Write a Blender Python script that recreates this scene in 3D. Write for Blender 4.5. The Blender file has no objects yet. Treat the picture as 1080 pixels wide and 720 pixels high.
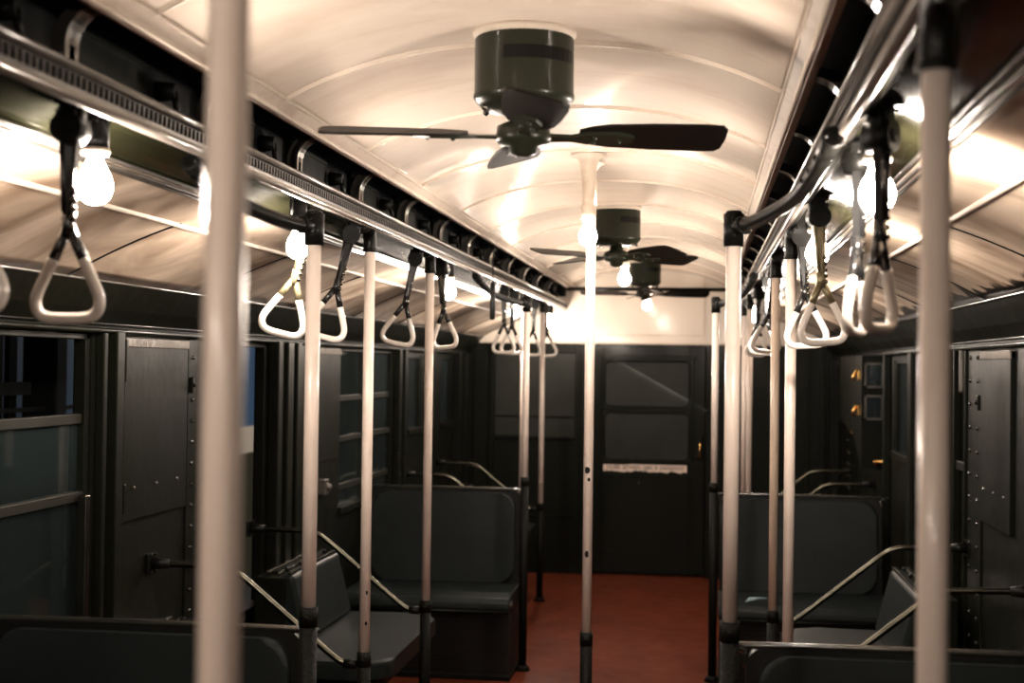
import bpy, bmesh, math, random
from mathutils import Vector, Matrix
PI = math.pi
random.seed(7)
SC = bpy.context.scene
COL = SC.collection

# ------------------------------------------------------------------ camera
cam_data = bpy.data.cameras.new('camera')
cam_data.sensor_width = 36.0
cam_data.lens = 50.0
cam_data.clip_start = 0.05
cam_data.dof.use_dof = True
cam_data.dof.focus_distance = 4.6
cam_data.dof.aperture_fstop = 3.2
cam = bpy.data.objects.new('camera', cam_data)
COL.objects.link(cam)
YAW, PITCH, ROLL = 0.13276, 0.01693, 0.013
fw = Vector((-math.sin(YAW) * math.cos(PITCH), math.cos(YAW) * math.cos(PITCH), math.sin(PITCH)))
r0 = Vector((math.cos(YAW), math.sin(YAW), 0)); u0 = r0.cross(fw)
rr = r0 * math.cos(ROLL) + u0 * math.sin(ROLL)
uu = -r0 * math.sin(ROLL) + u0 * math.cos(ROLL)
mw = Matrix((( rr.x, uu.x, -fw.x, 0.42), (rr.y, uu.y, -fw.y, 0.0), (rr.z, uu.z, -fw.z, 1.69), (0, 0, 0, 1)))
cam.matrix_world = mw
SC.camera = cam

# ------------------------------------------------------------------ world, exposure, added platform fill lights
SC.view_settings.view_transform = 'Standard'
SC.view_settings.look = 'None'
SC.view_settings.exposure = 0.38
SC.view_settings.gamma = 1.0
SC.view_settings.use_curve_mapping = False
world = bpy.data.worlds.new('world'); SC.world = world
world.use_nodes = True
world.node_tree.nodes['Background'].inputs[0].default_value = (0.5, 0.6, 0.8, 1)
world.node_tree.nodes['Background'].inputs[1].default_value = 0.012
BULB = 470.0            # radiance of the bare bulbs
def area(name, loc, size, power, col, aim):
    l = bpy.data.lights.new(name, 'AREA'); l.shape = 'RECTANGLE'; l.size, l.size_y = size
    l.energy = power; l.color = col
    o = bpy.data.objects.new(name, l); COL.objects.link(o); o.location = loc
    o.rotation_euler = (Vector(aim) - Vector(loc)).to_track_quat('-Z', 'Y').to_euler()
area('platform_fill', (-2.9, 12.0, 3.2), (0.8, 20.0), 300, (1, .93, .85), (-4.0, 12.0, 1.2))  # unseen area light added to brighten the platform wall outside
area('far_platform_fill', (3.1, 7.0, 3.2), (0.5, 9.0), 8, (.75, .9, 1), (4.0, 7.0, 1.2))  # weak unseen fill added for the wall beyond the right windows

# ------------------------------------------------------------------ materials
def mat(name, col, rough=.4, metal=0., coat=0., var=None, vscale=3., vstretch=(1, 1, 1), vlo=.45, vhi=.65,
        bump=0., bscale=40., dist=.6, nrough=.62, emit=None, coat_rough=.1, spec=.5, rvar=0.):
    m = bpy.data.materials.new(name); m.use_nodes = True
    nt = m.node_tree; b = nt.nodes['Principled BSDF']
    b.inputs['Base Color'].default_value = (*col, 1)
    b.inputs['Roughness'].default_value = rough
    b.inputs['Metallic'].default_value = metal
    b.inputs['Coat Weight'].default_value = coat
    b.inputs['Coat Roughness'].default_value = coat_rough
    b.inputs['Specular IOR Level'].default_value = spec
    tc = nt.nodes.new('ShaderNodeTexCoord')
    if var is not None or rvar:
        mp = nt.nodes.new('ShaderNodeMapping'); mp.inputs['Scale'].default_value = vstretch
        nt.links.new(tc.outputs['Object'], mp.inputs['Vector'])
        n = nt.nodes.new('ShaderNodeTexNoise'); n.inputs['Scale'].default_value = vscale
        n.inputs['Detail'].default_value = 7; n.inputs['Roughness'].default_value = nrough
        n.inputs['Distortion'].default_value = dist
        nt.links.new(mp.outputs['Vector'], n.inputs['Vector'])
        if var is not None:
            r = nt.nodes.new('ShaderNodeValToRGB')
            r.color_ramp.elements[0].position = vlo; r.color_ramp.elements[0].color = (*col, 1)
            r.color_ramp.elements[1].position = vhi; r.color_ramp.elements[1].color = (*var, 1)
            nt.links.new(n.outputs['Fac'], r.inputs['Fac']); nt.links.new(r.outputs['Color'], b.inputs['Base Color'])
        if rvar:
            mr = nt.nodes.new('ShaderNodeMapRange')
            mr.inputs['From Min'].default_value = .3; mr.inputs['From Max'].default_value = .7
            mr.inputs['To Min'].default_value = rough; mr.inputs['To Max'].default_value = rough + rvar
            nt.links.new(n.outputs['Fac'], mr.inputs['Value']); nt.links.new(mr.outputs['Result'], b.inputs['Roughness'])
    if bump:
        n2 = nt.nodes.new('ShaderNodeTexNoise'); n2.inputs['Scale'].default_value = bscale; n2.inputs['Detail'].default_value = 3
        nt.links.new(tc.outputs['Object'], n2.inputs['Vector'])
        bp = nt.nodes.new('ShaderNodeBump'); bp.inputs['Strength'].default_value = bump; bp.inputs['Distance'].default_value = .01
        nt.links.new(n2.outputs['Fac'], bp.inputs['Height']); nt.links.new(bp.outputs['Normal'], b.inputs['Normal'])
    if emit:
        b.inputs['Emission Color'].default_value = (*emit[0], 1); b.inputs['Emission Strength'].default_value = emit[1]
    return m

M = {}
M['cream'] = mat('cream_paint', (.76, .66, .56), .55, coat=.9, coat_rough=.06, spec=.2, var=(.58, .46, .36), vscale=2.6, vstretch=(.7, 2.2, 1), vlo=.48, vhi=.86, bump=.10, bscale=7)
M['deck'] = mat('worn_cream_paint', (.68, .55, .43), .45, coat=.4, coat_rough=.12, var=(.22, .145, .095), vscale=1.7, vstretch=(1, 1.5, 1.3), vlo=.36, vhi=.68, bump=.12, bscale=7, dist=1.6, nrough=.5)
M['trimcream'] = mat('cream_trim_paint', (.58, .50, .42), .6, coat=.0, spec=.2, var=(.45, .36, .28), vscale=8, vlo=.5, vhi=.75)
M['endcream'] = mat('cream_bulkhead_paint', (.62, .55, .47), .5, coat=.25, bump=.05, bscale=6)
M['olive'] = mat('dark_olive_paint', (.0052, .0060, .0034), .35, coat=.13, spec=.08, coat_rough=.10, var=(.0028, .0030, .0021), vscale=3, vstretch=(1, 1, .3), vlo=.4, vhi=.7, bump=.12, bscale=26, rvar=.18)
M['olivecove'] = mat('olive_green_gloss_paint', (.012, .012, .006), .22, coat=.3, spec=.2, bump=.06, bscale=14)
M['black'] = mat('black_enamel', (.004, .004, .0035), .42, coat=.03, spec=.12, bump=.1, bscale=60)
M['matteblack'] = mat('hammered_black_iron', (.005, .005, .004), .5, spec=.10, bump=.5, bscale=90)
M['rivet'] = mat('painted_rivet', (.012, .012, .009), .22, spec=.6, coat=.5)
M['recess'] = mat('black_recess_paint', (.004, .004, .0035), .35, spec=.15)
M['gunmetal'] = mat('fan_dark_green_enamel', (.017, .019, .012), .35, coat=.14, spec=.12)
M['blade'] = mat('dark_varnished_blade', (.007, .0055, .0045), .45, coat=.03, spec=.12, var=(.012, .009, .007), vscale=6)
M['beam'] = mat('greyed_glossy_metal', (.085, .076, .066), .30, metal=.3, coat=.8, var=(.045, .04, .034), vscale=9, vlo=.4, vhi=.7, bump=.15, bscale=40)
M['beamlight'] = mat('pale_glossy_moulding', (.18, .16, .14), .22, metal=.3, coat=.7, bump=.1, bscale=30)
M['chrome'] = mat('worn_chrome', (.11, .104, .082), .27, metal=1., var=(.06, .055, .043), vscale=14, bump=.05)
M['pole'] = mat('white_enamel_pole', (.70, .60, .53), .35, coat=.35, var=(.64, .53, .46), vscale=5)
M['poletan'] = mat('yellowed_enamel_pole', (.66, .53, .42), .27, coat=.4)
M['porcelain'] = mat('white_porcelain', (.78, .72, .66), .15, coat=.6)
M['greyhandle'] = mat('grey_porcelain', (.52, .47, .42), .15, coat=.6)
M['vinyl'] = mat('dark_green_vinyl', (.0085, .0115, .0112), .42, coat=.03, spec=.14, coat_rough=.3, bump=.06, bscale=90, var=(.0065, .0090, .0088), vscale=4)
M['rattan'] = mat('black_woven_base', (.004, .0035, .003), .45, spec=.3)
M['brass'] = mat('brass', (.72, .42, .14), .25, metal=1.)
M['wood'] = mat('orange_brown_wood', (.22, .10, .035), .4)
M['oldolive'] = mat('oxidised_socket_metal', (.20, .17, .10), .35, metal=.6)
M['strap'] = mat('black_steel_strap', (.014, .014, .014), .22, metal=.2, coat=.4)
M['paper'] = mat('pale_paper_sign', (.72, .58, .50), .6, var=(.40, .32, .26), vscale=25, vlo=.55, vhi=.7)
M['ink'] = mat('dark_ink', (.08, .045, .035), .6)
M['chip'] = mat('chipped_black', (.012, .012, .012), .6, spec=.05)
M['floor'] = None
M['extblue'] = mat('blue_platform_paint', (.06, .125, .235), .6)
M['extred'] = mat('red_platform_paint', (.30, .04, .03), .6)
M['extcream'] = mat('cream_platform_tile', (.72, .62, .52), .4)
M['extolive'] = mat('dim_platform_wall', (.045, .042, .024), .6)
M['extteal'] = mat('teal_far_wall', (.16, .24, .26), .6, var=(.07, .11, .12), vscale=1.2)
M['extdark'] = mat('dark_ground', (.02, .02, .018), .7)
M['gatebar'] = mat('drab_iron_bar', (.011, .0105, .0075), .5, spec=.15)

M['deckR'] = M['deck'].copy(); M['deckR'].name = 'worn_cream_paint_with_peeled_edge'
def peel(m):
    nt = m.node_tree; b = nt.nodes['Principled BSDF']; src = b.inputs['Base Color'].links[0].from_socket
    tc = nt.nodes.new('ShaderNodeTexCoord'); sp = nt.nodes.new('ShaderNodeSeparateXYZ'); nt.links.new(tc.outputs['Object'], sp.inputs[0])
    n = nt.nodes.new('ShaderNodeTexNoise'); n.inputs['Scale'].default_value = 9; n.inputs['Detail'].default_value = 5; nt.links.new(tc.outputs['Object'], n.inputs['Vector'])
    a = nt.nodes.new('ShaderNodeMath'); a.operation = 'MULTIPLY_ADD'; nt.links.new(n.outputs['Fac'], a.inputs[0]); a.inputs[1].default_value = .095; nt.links.new(sp.outputs['Z'], a.inputs[2])
    r = nt.nodes.new('ShaderNodeMapRange'); nt.links.new(a.outputs[0], r.inputs['Value'])
    r.inputs['From Min'].default_value = 2.012; r.inputs['From Max'].default_value = 2.004
    mx = nt.nodes.new('ShaderNodeMix'); mx.data_type = 'RGBA'; nt.links.new(r.outputs[0], mx.inputs['Factor'])
    nt.links.new(src, mx.inputs[6]); mx.inputs[7].default_value = (.014, .012, .008, 1)
    nt.links.new(mx.outputs[2], b.inputs['Base Color'])
peel(M['deckR'])

def floor_mat():
    m = bpy.data.materials.new('red_brown_linoleum'); m.use_nodes = True
    nt = m.node_tree; b = nt.nodes['Principled BSDF']; b.inputs['Specular IOR Level'].default_value = .07
    tc = nt.nodes.new('ShaderNodeTexCoord')
    n = nt.nodes.new('ShaderNodeTexNoise'); n.inputs['Scale'].default_value = 2.5; n.inputs['Detail'].default_value = 8; n.inputs['Roughness'].default_value = .7
    nt.links.new(tc.outputs['Object'], n.inputs['Vector'])
    r = nt.nodes.new('ShaderNodeValToRGB')
    e = r.color_ramp.elements
    e[0].position = .35; e[0].color = (.082, .0170, .0070, 1)
    e[1].position = .60; e[1].color = (.118, .0260, .0115, 1)
    x = e.new(.74); x.color = (.14, .055, .035, 1)
    nt.links.new(n.outputs['Fac'], r.inputs['Fac']); nt.links.new(r.outputs['Color'], b.inputs['Base Color'])
    n2 = nt.nodes.new('ShaderNodeTexNoise'); n2.inputs['Scale'].default_value = 9; n2.inputs['Detail'].default_value = 5
    nt.links.new(tc.outputs['Object'], n2.inputs['Vector'])
    mr = nt.nodes.new('ShaderNodeMapRange'); mr.inputs['To Min'].default_value = .3; mr.inputs['To Max'].default_value = .62
    nt.links.new(n2.outputs['Fac'], mr.inputs['Value']); nt.links.new(mr.outputs['Result'], b.inputs['Roughness'])
    return m
M['floor'] = floor_mat()

def glass_mat(name, tint, refl_rough=.03):
    m = bpy.data.materials.new(name); m.use_nodes = True
    nt = m.node_tree; nt.nodes.clear()
    o = nt.nodes.new('ShaderNodeOutputMaterial')
    t = nt.nodes.new('ShaderNodeBsdfTransparent'); t.inputs[0].default_value = (*tint, 1)
    g = nt.nodes.new('ShaderNodeBsdfGlossy'); g.inputs['Roughness'].default_value = refl_rough
    fr = nt.nodes.new('ShaderNodeFresnel'); fr.inputs['IOR'].default_value = 1.45
    mx = nt.nodes.new('ShaderNodeMixShader')
    nt.links.new(fr.outputs[0], mx.inputs[0]); nt.links.new(t.outputs[0], mx.inputs[1]); nt.links.new(g.outputs[0], mx.inputs[2])
    df = nt.nodes.new('ShaderNodeBsdfDiffuse'); df.inputs[0].default_value = (.20, .27, .27, 1)  # teal diffuse share stands in for hazy reflections on the panes
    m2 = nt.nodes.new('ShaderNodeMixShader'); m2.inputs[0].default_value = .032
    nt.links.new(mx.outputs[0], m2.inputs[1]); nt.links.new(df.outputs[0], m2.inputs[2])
    nt.links.new(m2.outputs[0], o.inputs[0])
    return m
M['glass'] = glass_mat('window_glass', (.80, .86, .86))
M['dirtyglass'] = mat('dirty_grey_glass', (.016, .017, .014), .5, spec=.15, var=(.011, .012, .010), vscale=4, bump=.03, bscale=8)
M['tealglass'] = mat('dim_teal_glass', (.014, .022, .025), .16, coat=.25, var=(.009, .013, .015), vscale=3)
M['bulbtop'] = mat('lit_ceiling_bulb_glass', (1, 1, 1), .3, emit=((1.0, .86, .735), BULB * .62))
M['bulb'] = mat('lit_bulb_glass', (1, 1, 1), .3, emit=((1.0, .86, .735), BULB))

# ------------------------------------------------------------------ mesh helpers
class MB:
    def __init__(s): s.b = bmesh.new()
    def box(s, x0, x1, y0, y1, z0, z1, bev=0., seg=2):
        x0, x1 = sorted((x0, x1)); y0, y1 = sorted((y0, y1)); z0, z1 = sorted((z0, z1))
        r = bmesh.ops.create_cube(s.b, size=1)
        for v in r['verts']:
            v.co = Vector(((x0 + x1) / 2 + v.co.x * (x1 - x0), (y0 + y1) / 2 + v.co.y * (y1 - y0), (z0 + z1) / 2 + v.co.z * (z1 - z0)))
        if bev:
            es = {e for v in r['verts'] for e in v.link_edges}
            bmesh.ops.bevel(s.b, geom=list(es), offset=bev, segments=seg, affect='EDGES', profile=.5)
        return s
    def tube(s, pts, r, n=12, cap=True):
        pts = [Vector(p) for p in pts]
        rs = r if isinstance(r, (list, tuple)) else [r] * len(pts)
        rings = []; prev = None
        for i, p in enumerate(pts):
            a = pts[max(i - 1, 0)]; c = pts[min(i + 1, len(pts) - 1)]
            t = (c - a).normalized()
            if prev is None:
                ref = Vector((0, 0, 1)) if abs(t.z) < .9 else Vector((1, 0, 0))
                u = t.cross(ref).normalized()
            else:
                u = (prev - t * prev.dot(t)).normalized()
            prev = u; w = t.cross(u)
            rings.append([s.b.verts.new(p + (u * math.cos(2 * PI * k / n) + w * math.sin(2 * PI * k / n)) * rs[i]) for k in range(n)])
        for a, c in zip(rings, rings[1:]):
            for k in range(n):
                f = s.b.faces.new((a[k], a[(k + 1) % n], c[(k + 1) % n], c[k])); f.smooth = True
        if cap:
            s.b.faces.new(list(reversed(rings[0]))); s.b.faces.new(rings[-1])
        return s
    def loop(s, pts, r, n=10):            # closed tube
        pts = [Vector(p) for p in pts]; N = len(pts)
        nor = (pts[1] - pts[0]).cross(pts[2] - pts[0])
        for i in range(N):
            nor += pts[i].cross(pts[(i + 1) % N])
        nor = Vector((0, 1, 0)) if nor.length < 1e-9 else nor.normalized()
        rings = []
        for i in range(N):
            t = (pts[(i + 1) % N] - pts[i - 1]).normalized(); w = t.cross(nor).normalized()
            rr_ = r[i] if isinstance(r, (list, tuple)) else r
            rings.append([s.b.verts.new(pts[i] + (w * math.cos(2 * PI * k / n) + nor * math.sin(2 * PI * k / n)) * rr_) for k in range(n)])
        for i in range(N):
            a = rings[i]; c = rings[(i + 1) % N]
            for k in range(n):
                f = s.b.faces.new((a[k], a[(k + 1) % n], c[(k + 1) % n], c[k])); f.smooth = True
        return s
    def lathe(s, prof, c=(0, 0, 0), n=28):   # (r,z) along +Z
        c = Vector(c); rings = []
        for r, z in prof:
            if r < 1e-5: rings.append([s.b.verts.new(c + Vector((0, 0, z)))])
            else: rings.append([s.b.verts.new(c + Vector((r * math.cos(2 * PI * k / n), r * math.sin(2 * PI * k / n), z))) for k in range(n)])
        for a, d in zip(rings, rings[1:]):
            for k in range(n):
                k2 = (k + 1) % n
                if len(a) == 1 and len(d) == 1: continue
                vs = (a[0], d[k2], d[k]) if len(a) == 1 else ((a[k], a[k2], d[0]) if len(d) == 1 else (a[k], a[k2], d[k2], d[k]))
                f = s.b.faces.new(vs); f.smooth = True
        return s
    def extr(s, prof, y0, y1, closed=True, smooth=False):    # profile (x,z) extruded along Y
        a = [s.b.verts.new((x, y0, z)) for x, z in prof]; c = [s.b.verts.new((x, y1, z)) for x, z in prof]
        n = len(prof)
        for k in range(n if closed else n - 1):
            f = s.b.faces.new((a[k], a[(k + 1) % n], c[(k + 1) % n], c[k])); f.smooth = smooth
        if closed and n > 2:
            s.b.faces.new(list(reversed(a))); s.b.faces.new(c)
        return s
    def extrx(s, prof, x0, x1):              # closed profile (y,z) extruded along X
        a = [s.b.verts.new((x0, y, z)) for y, z in prof]; c = [s.b.verts.new((x1, y, z)) for y, z in prof]
        n = len(prof)
        for k in range(n): s.b.faces.new((a[k], a[(k + 1) % n], c[(k + 1) % n], c[k]))
        s.b.faces.new(list(reversed(a))); s.b.faces.new(c)
        return s
    def extrz(s, prof, z0, z1, bev=0.):      # closed profile (x,y) extruded along Z
        a = [s.b.verts.new((x, y, z0)) for x, y in prof]; c = [s.b.verts.new((x, y, z1)) for x, y in prof]
        n = len(prof)
        for k in range(n): s.b.faces.new((a[k], a[(k + 1) % n], c[(k + 1) % n], c[k]))
        s.b.faces.new(list(reversed(a))); f = s.b.faces.new(c)
        if bev: bmesh.ops.bevel(s.b, geom=list(f.edges), offset=bev, segments=3, affect='EDGES', profile=.5)
        return s
    def sph(s, c, r, sc=(1, 1, 1), u=12, v=8):
        q = bmesh.ops.create_uvsphere(s.b, u_segments=u, v_segments=v, radius=r)
        for w in q['verts']:
            w.co = Vector((c[0] + w.co.x * sc[0], c[1] + w.co.y * sc[1], c[2] + w.co.z * sc[2]))
            for f in w.link_faces: f.smooth = True
        return s
    def build(s, name, m, parent=None, auto=False):
        bmesh.ops.recalc_face_normals(s.b, faces=s.b.faces)
        me = bpy.data.meshes.new(name); s.b.to_mesh(me); s.b.free()
        me.materials.append(M[m] if isinstance(m, str) else m)
        o = bpy.data.objects.new(name, me); COL.objects.link(o)
        if parent: o.parent = parent
        return o
def rnd(x0, x1, z0, z1, r, n=6, corners=(1, 1, 1, 1)):   # rounded rectangle: bl, br, tr, tl
    out = []
    for i, (cx, cz, a0) in enumerate(((x0, z0, PI), (x1, z0, 1.5 * PI), (x1, z1, 0), (x0, z1, .5 * PI))):
        if not corners[i]: out.append((cx, cz)); continue
        sx = 1 if cx == x0 else -1; sz = 1 if cz == z0 else -1
        for k in range(n + 1):
            a = a0 + k * PI / 2 / n
            out.append((cx + sx * r + r * math.cos(a), cz + sz * r + r * math.sin(a)))
    return out
def rnd_slab(b, x0, x1, z0, z1, y0, y1, r, corners=(1, 1, 1, 1), bev=.0):   # rounded rectangle in XZ, thickness in Y
    pr = rnd(x0, x1, z0, z1, r, corners=corners)
    a = [b.b.verts.new((x, y0, z)) for x, z in pr]; c = [b.b.verts.new((x, y1, z)) for x, z in pr]; n = len(pr)
    for k in range(n): b.b.faces.new((a[k], a[(k + 1) % n], c[(k + 1) % n], c[k]))
    f = b.b.faces.new(list(reversed(a))); b.b.faces.new(c)
    if bev:
        bmesh.ops.bevel(b.b, geom=list(f.edges), offset=bev, segments=3, affect='EDGES', profile=.5)
    return b
def bez(p, n=10):
    p = [Vector(q) for q in p]; out = []
    for i in range(n + 1):
        t = i / n; q = p[:]
        while len(q) > 1: q = [q[k].lerp(q[k + 1], t) for k in range(len(q) - 1)]
        out.append(q[0])
    return out
def smooth_path(p, n=6):
    p = [Vector(q) for q in p]; out = []
    for i in range(len(p) - 1):
        a = p[max(i - 1, 0)]; b = p[i]; c = p[i + 1]; d = p[min(i + 2, len(p) - 1)]
        for k in range(n):
            t = k / n
            out.append(.5 * ((2 * b) + (c - a) * t + (2 * a - 5 * b + 4 * c - d) * t * t + (-a + 3 * b - 3 * c + d) * t ** 3))
    out.append(p[-1]); return out
def struct(o): o['kind'] = 'structure'; return o
def sempty(name, loc=(0, 0, 0)):
    o = bpy.data.objects.new(name, None); COL.objects.link(o); o.location = loc; return struct(o)
def thing(name, label, cat, loc=(0, 0, 0), group=None):
    o = bpy.data.objects.new(name, None); COL.objects.link(o); o.location = loc
    o['label'] = label; o['category'] = cat
    if group: o['group'] = group
    return o
def tag(o, label, cat, group=None):
    o['label'] = label; o['category'] = cat
    if group: o['group'] = group
    return o
def copy_tree(o, parent=None):
    kids = [c for c in bpy.data.objects if c.parent == o]
    c = o.copy(); COL.objects.link(c)
    if parent: c.parent = parent
    for k in kids: copy_tree(k, c)
    return c

Y0, YE = -2.2, 11.6          # modelled length of the car
ZH, ZC = 1.79, 1.93          # header moulding, lower edge of the cream deck

# ------------------------------------------------------------------ floor
struct(MB().box(-1.56, 1.56, Y0, YE + .1, -.08, 0).build('floor', 'floor'))
struct(MB().box(-5.6, -1.7, Y0, 20, -.5, -.4).build('floor', 'extdark'))
struct(MB().box(1.7, 5.6, Y0, 16, -.5, -.4).build('floor', 'extdark'))

# ------------------------------------------------------------------ raised ceiling
def arch(n=28):
    pts = []
    for i in range(n + 1):
        x = -.64 + 1.28 * i / n
        pts.append((x, 2.325 + .148 * (1 - abs(x / .64) ** 2.5)))
    return pts
def ceiling():
    b = MB(); p = arch()
    b.extr(p + [(x, z + .03) for x, z in reversed(p)], Y0, YE, True, False)
    c = b.build('ceiling', 'cream'); 
    for f in c.data.polygons: f.use_smooth = abs(f.normal.y) < .5
    struct(c)
    k = 0
    y = 3.40 - .85 * 6
    while y < YE - .1:
        rb = MB(); p = arch()
        rb.extr([(x, z - .004) for x, z in p] + [(x, z + .002) for x, z in reversed(p)], y - .011, y + .011, True)
        rb.extr([(x, z - .0085) for x, z in p] + [(x, z + .002) for x, z in reversed(p)], y - .004, y + .004, True)
        o = rb.build('rib', 'cream', c)
        for f in o.data.polygons: f.use_smooth = abs(f.normal.y) < .5
        y += .85
    for s in (-1, 1):
        e = MB()
        e.extr([(s * .655, 2.312), (s * .655, 2.345), (s * .605, 2.372), (s * .605, 2.338), (s * .636, 2.306)], Y0, YE)
        e.tube([(s * .606, Y0, 2.342), (s * .606, YE, 2.342)], .006, 8)
        e.tube([(s * .628, Y0, 2.3125), (s * .628, YE, 2.3125)], .007, 8)
        e.build('edge_moulding', 'trimcream', c)
    return c
ceiling()

# ------------------------------------------------------------------ clerestory sides, beams, lower decks
for s, nm in ((-1, 'left'), (1, 'right')):
    w = sempty('wall_clerestory_' + nm, (s * .8, 0, 2.2))
    def L(b, name, m):
        o = b.build(name, m, w); o.matrix_parent_inverse = Matrix.Translation((-s * .8, 0, -2.2)); return o
    b = MB()
    b.box(s * .80, s * .83, Y0, YE, 2.19, 2.46); b.box(s * .655, s * .83, Y0, YE, 2.45, 2.48)
    b.box(s * .68, s * .83, Y0, YE, 2.185, 2.205)
    L(b, 'recess', 'recess')
    k = 0
    y = 2.45 - .74 * 5
    while y < YE - .15:
        b = MB()   # curved carline bracket: vertical foot that curls in to the ceiling edge
        out = [(s * .757, 2.205)]; inn = [(s * .722, 2.205)]
        for i in range(9):
            a = i / 8 * PI / 2
            out.append((s * (.655 + .102 * math.cos(a)), 2.262 + .095 * math.sin(a)))
            inn.append((s * (.655 + .067 * math.cos(a)), 2.262 + .068 * math.sin(a)))
        b.extr(out + inn[::-1], y - .012, y + .012)
        b.extr([(q[0] , q[1]) for q in inn] + [(q[0] + s * .004, q[1] + .003) for q in reversed(inn)], y - .028, y + .028)
        for z in (2.222, 2.245): b.sph((s * .738, y - .013, z), .005)
        L(b, 'bracket', 'beam')
        b = MB()   # sash panel with raised frame between brackets
        ya, yb = y + .12, y + .50
        b.box(s * .785, s * .80, ya, yb, 2.215, 2.36, .004)
        b.box(s * .778, s * .79, ya, yb, 2.325, 2.335); b.box(s * .778, s * .79, ya, ya + .01, 2.22, 2.335)
        b.box(s * .778, s * .79, ya, yb, 2.222, 2.232)
        L(b, 'sash_panel', 'olive')
        b = MB()
        b.tube([(s * .79, y + .58, 2.29), (s * .745, y + .58, 2.29)], [.024, .018], 14)
        b.tube([(s * .75, y + .58, 2.29), (s * .745, y + .585, 2.24)], .008, 8); b.sph((s * .745, y + .585, 2.235), .012)
        L(b, 'latch', 'black')
        b = MB(); b.box(s * .76, s * .80, y + .34, y + .40, 2.205, 2.225); b.sph((s * .765, y + .37, 2.23), .022)
        L(b, 'stop_block', 'black')
        y += .74
    # beam below the clerestory
    t = MB()
    t.extr([(s * .672, 2.209), (s * .70, 2.209), (s * .72, 2.16), (s * .70, 2.148), (s * .684, 2.150), (s * .682, 2.165), (s * .680, 2.195), (s * .672, 2.199)], Y0, YE)
    t.tube([(s * .676, Y0, 2.206), (s * .676, YE, 2.206)], .008, 8)
    to = struct(t.build('trim_1' if s < 0 else 'trim_2', 'beam'))
    t = MB(); y = Y0
    while y < YE:          # dark perforated band of small slots
        t.box(s * .676, s * .684, y, y + .011, 2.172, 2.192); y += .024
    o = t.build('slotted_band', 'recess', to)
    t = MB(); t.tube([(s * .690, Y0, 2.156), (s * .690, YE, 2.156)], .012, 10)
    t.build('bead', 'beamlight', to)
    # lower deck
    bb = MB()
    cov = [(s * .694, 2.160), (s * .74, 2.172), (s * .79, 2.166), (s * .84, 2.142), (s * .862, 2.122)]
    bb.extr(cov + [(x, z + .03) for x, z in reversed(cov)], Y0, YE)
    d = bb.build('ceiling_deck_' + nm, 'olivecove'); struct(d)
    for f in d.data.polygons: f.use_smooth = abs(f.normal.y) < .5
    t = MB()
    for (x, z, r_) in ((.852, 2.124, .006), (.868, 2.116, .006), (.884, 2.112, .004)): t.tube([(s * x, Y0, z), (s * x, YE, z)], r_, 8)
    t.build('twin_moulding', 'beam', d)
    prof = []
    for i in range(13):
        q = i / 12; x = .862 + (1.365 - .862) * q
        z = 2.122 + (1.93 - 2.122) * (.55 * q + .45 * q * q)
        prof.append((s * x, z))
    bb = MB(); bb.extr(prof + [(x, z + .03) for x, z in reversed(prof)], Y0, YE)
    o = bb.build('curved_panel', 'deck' if s < 0 else 'deckR', d)
    for f in o.data.polygons: f.use_smooth = abs(f.normal.y) < .5
    zz = 2.122 + (1.93 - 2.122) * (.55 * .354 + .45 * .354 ** 2)
    t = MB(); t.tube([(s * 1.04, Y0, zz - .002), (s * 1.04, YE, zz - .002)], .0075, 8); t.build('pale_strip', 'trimcream', d)
    y = 3.40 - .85 * 6
    while y < YE:
        t = MB(); t.extr([(x, z - .003) for x, z in prof[4:]] + [(x, z + .002) for x, z in reversed(prof[4:])], y - .005, y + .005)
        t.build('seam', 'recess', d); y += .85 * 1.3
    # dark coved header
    t = MB()
    hp = [(s * 1.362, 1.935), (s * 1.385, 1.90), (s * 1.42, 1.85), (s * 1.46, 1.81), (s * 1.475, 1.80), (s * 1.47, 1.785), (s * 1.478, 1.775), (s * 1.58, 1.775), (s * 1.58, 1.97), (s * 1.37, 1.97)]
    t.extr(hp, Y0, YE)
    hd = struct(t.build('trim_3' if s < 0 else 'trim_4', 'olive'))
    t = MB(); t.tube([(s * 1.366, Y0, 1.928), (s * 1.366, YE, 1.928)], .005, 8); t.build('upper_bead', 'beam', hd)
    t = MB(); t.tube([(s * 1.468, Y0, 1.806), (s * 1.468, YE, 1.806)], .006, 8); t.tube([(s * 1.472, Y0, 1.785), (s * 1.472, YE, 1.785)], .009, 8)
    t.build('lower_bead', 'olive', hd)

# ------------------------------------------------------------------ side walls with openings
def wall(side, holes):
    s = -1 if side == 'left' else 1
    b = MB(); x0, x1 = s * 1.5, s * 1.56
    cuts = sorted(holes)
    y = Y0
    for (ya, yb, za, zb) in cuts:
        b.box(x0, x1, y, ya, 0, 1.79)
        if za > 0: b.box(x0, x1, ya, yb, 0, za)
        b.box(x0, x1, ya, yb, zb, 1.79)
        y = yb
    b.box(x0, x1, y, YE + .1, 0, 1.79)
    return struct(b.build('wall_' + side, 'olive'))
LH = [(2.9, 4.30, .86, 1.775), (5.42, 6.15, .62, 1.775), (7.43, 8.75, .90, 1.775), (9.20, 9.66, 1.24, 1.75), (10.42, 10.85, 1.24, 1.75)]
RH = [(2.6, 4.4, .86, 1.775), (5.98, 6.16, 1.30, 1.74), (6.75, 7.25, 1.22, 1.74), (7.55, 8.25, 1.22, 1.75), (10.14, 10.42, 1.22, 1.735), (10.95, 11.3, 1.3, 1.72)]
WL = wall('left', LH); WR = wall('right', RH)

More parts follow.
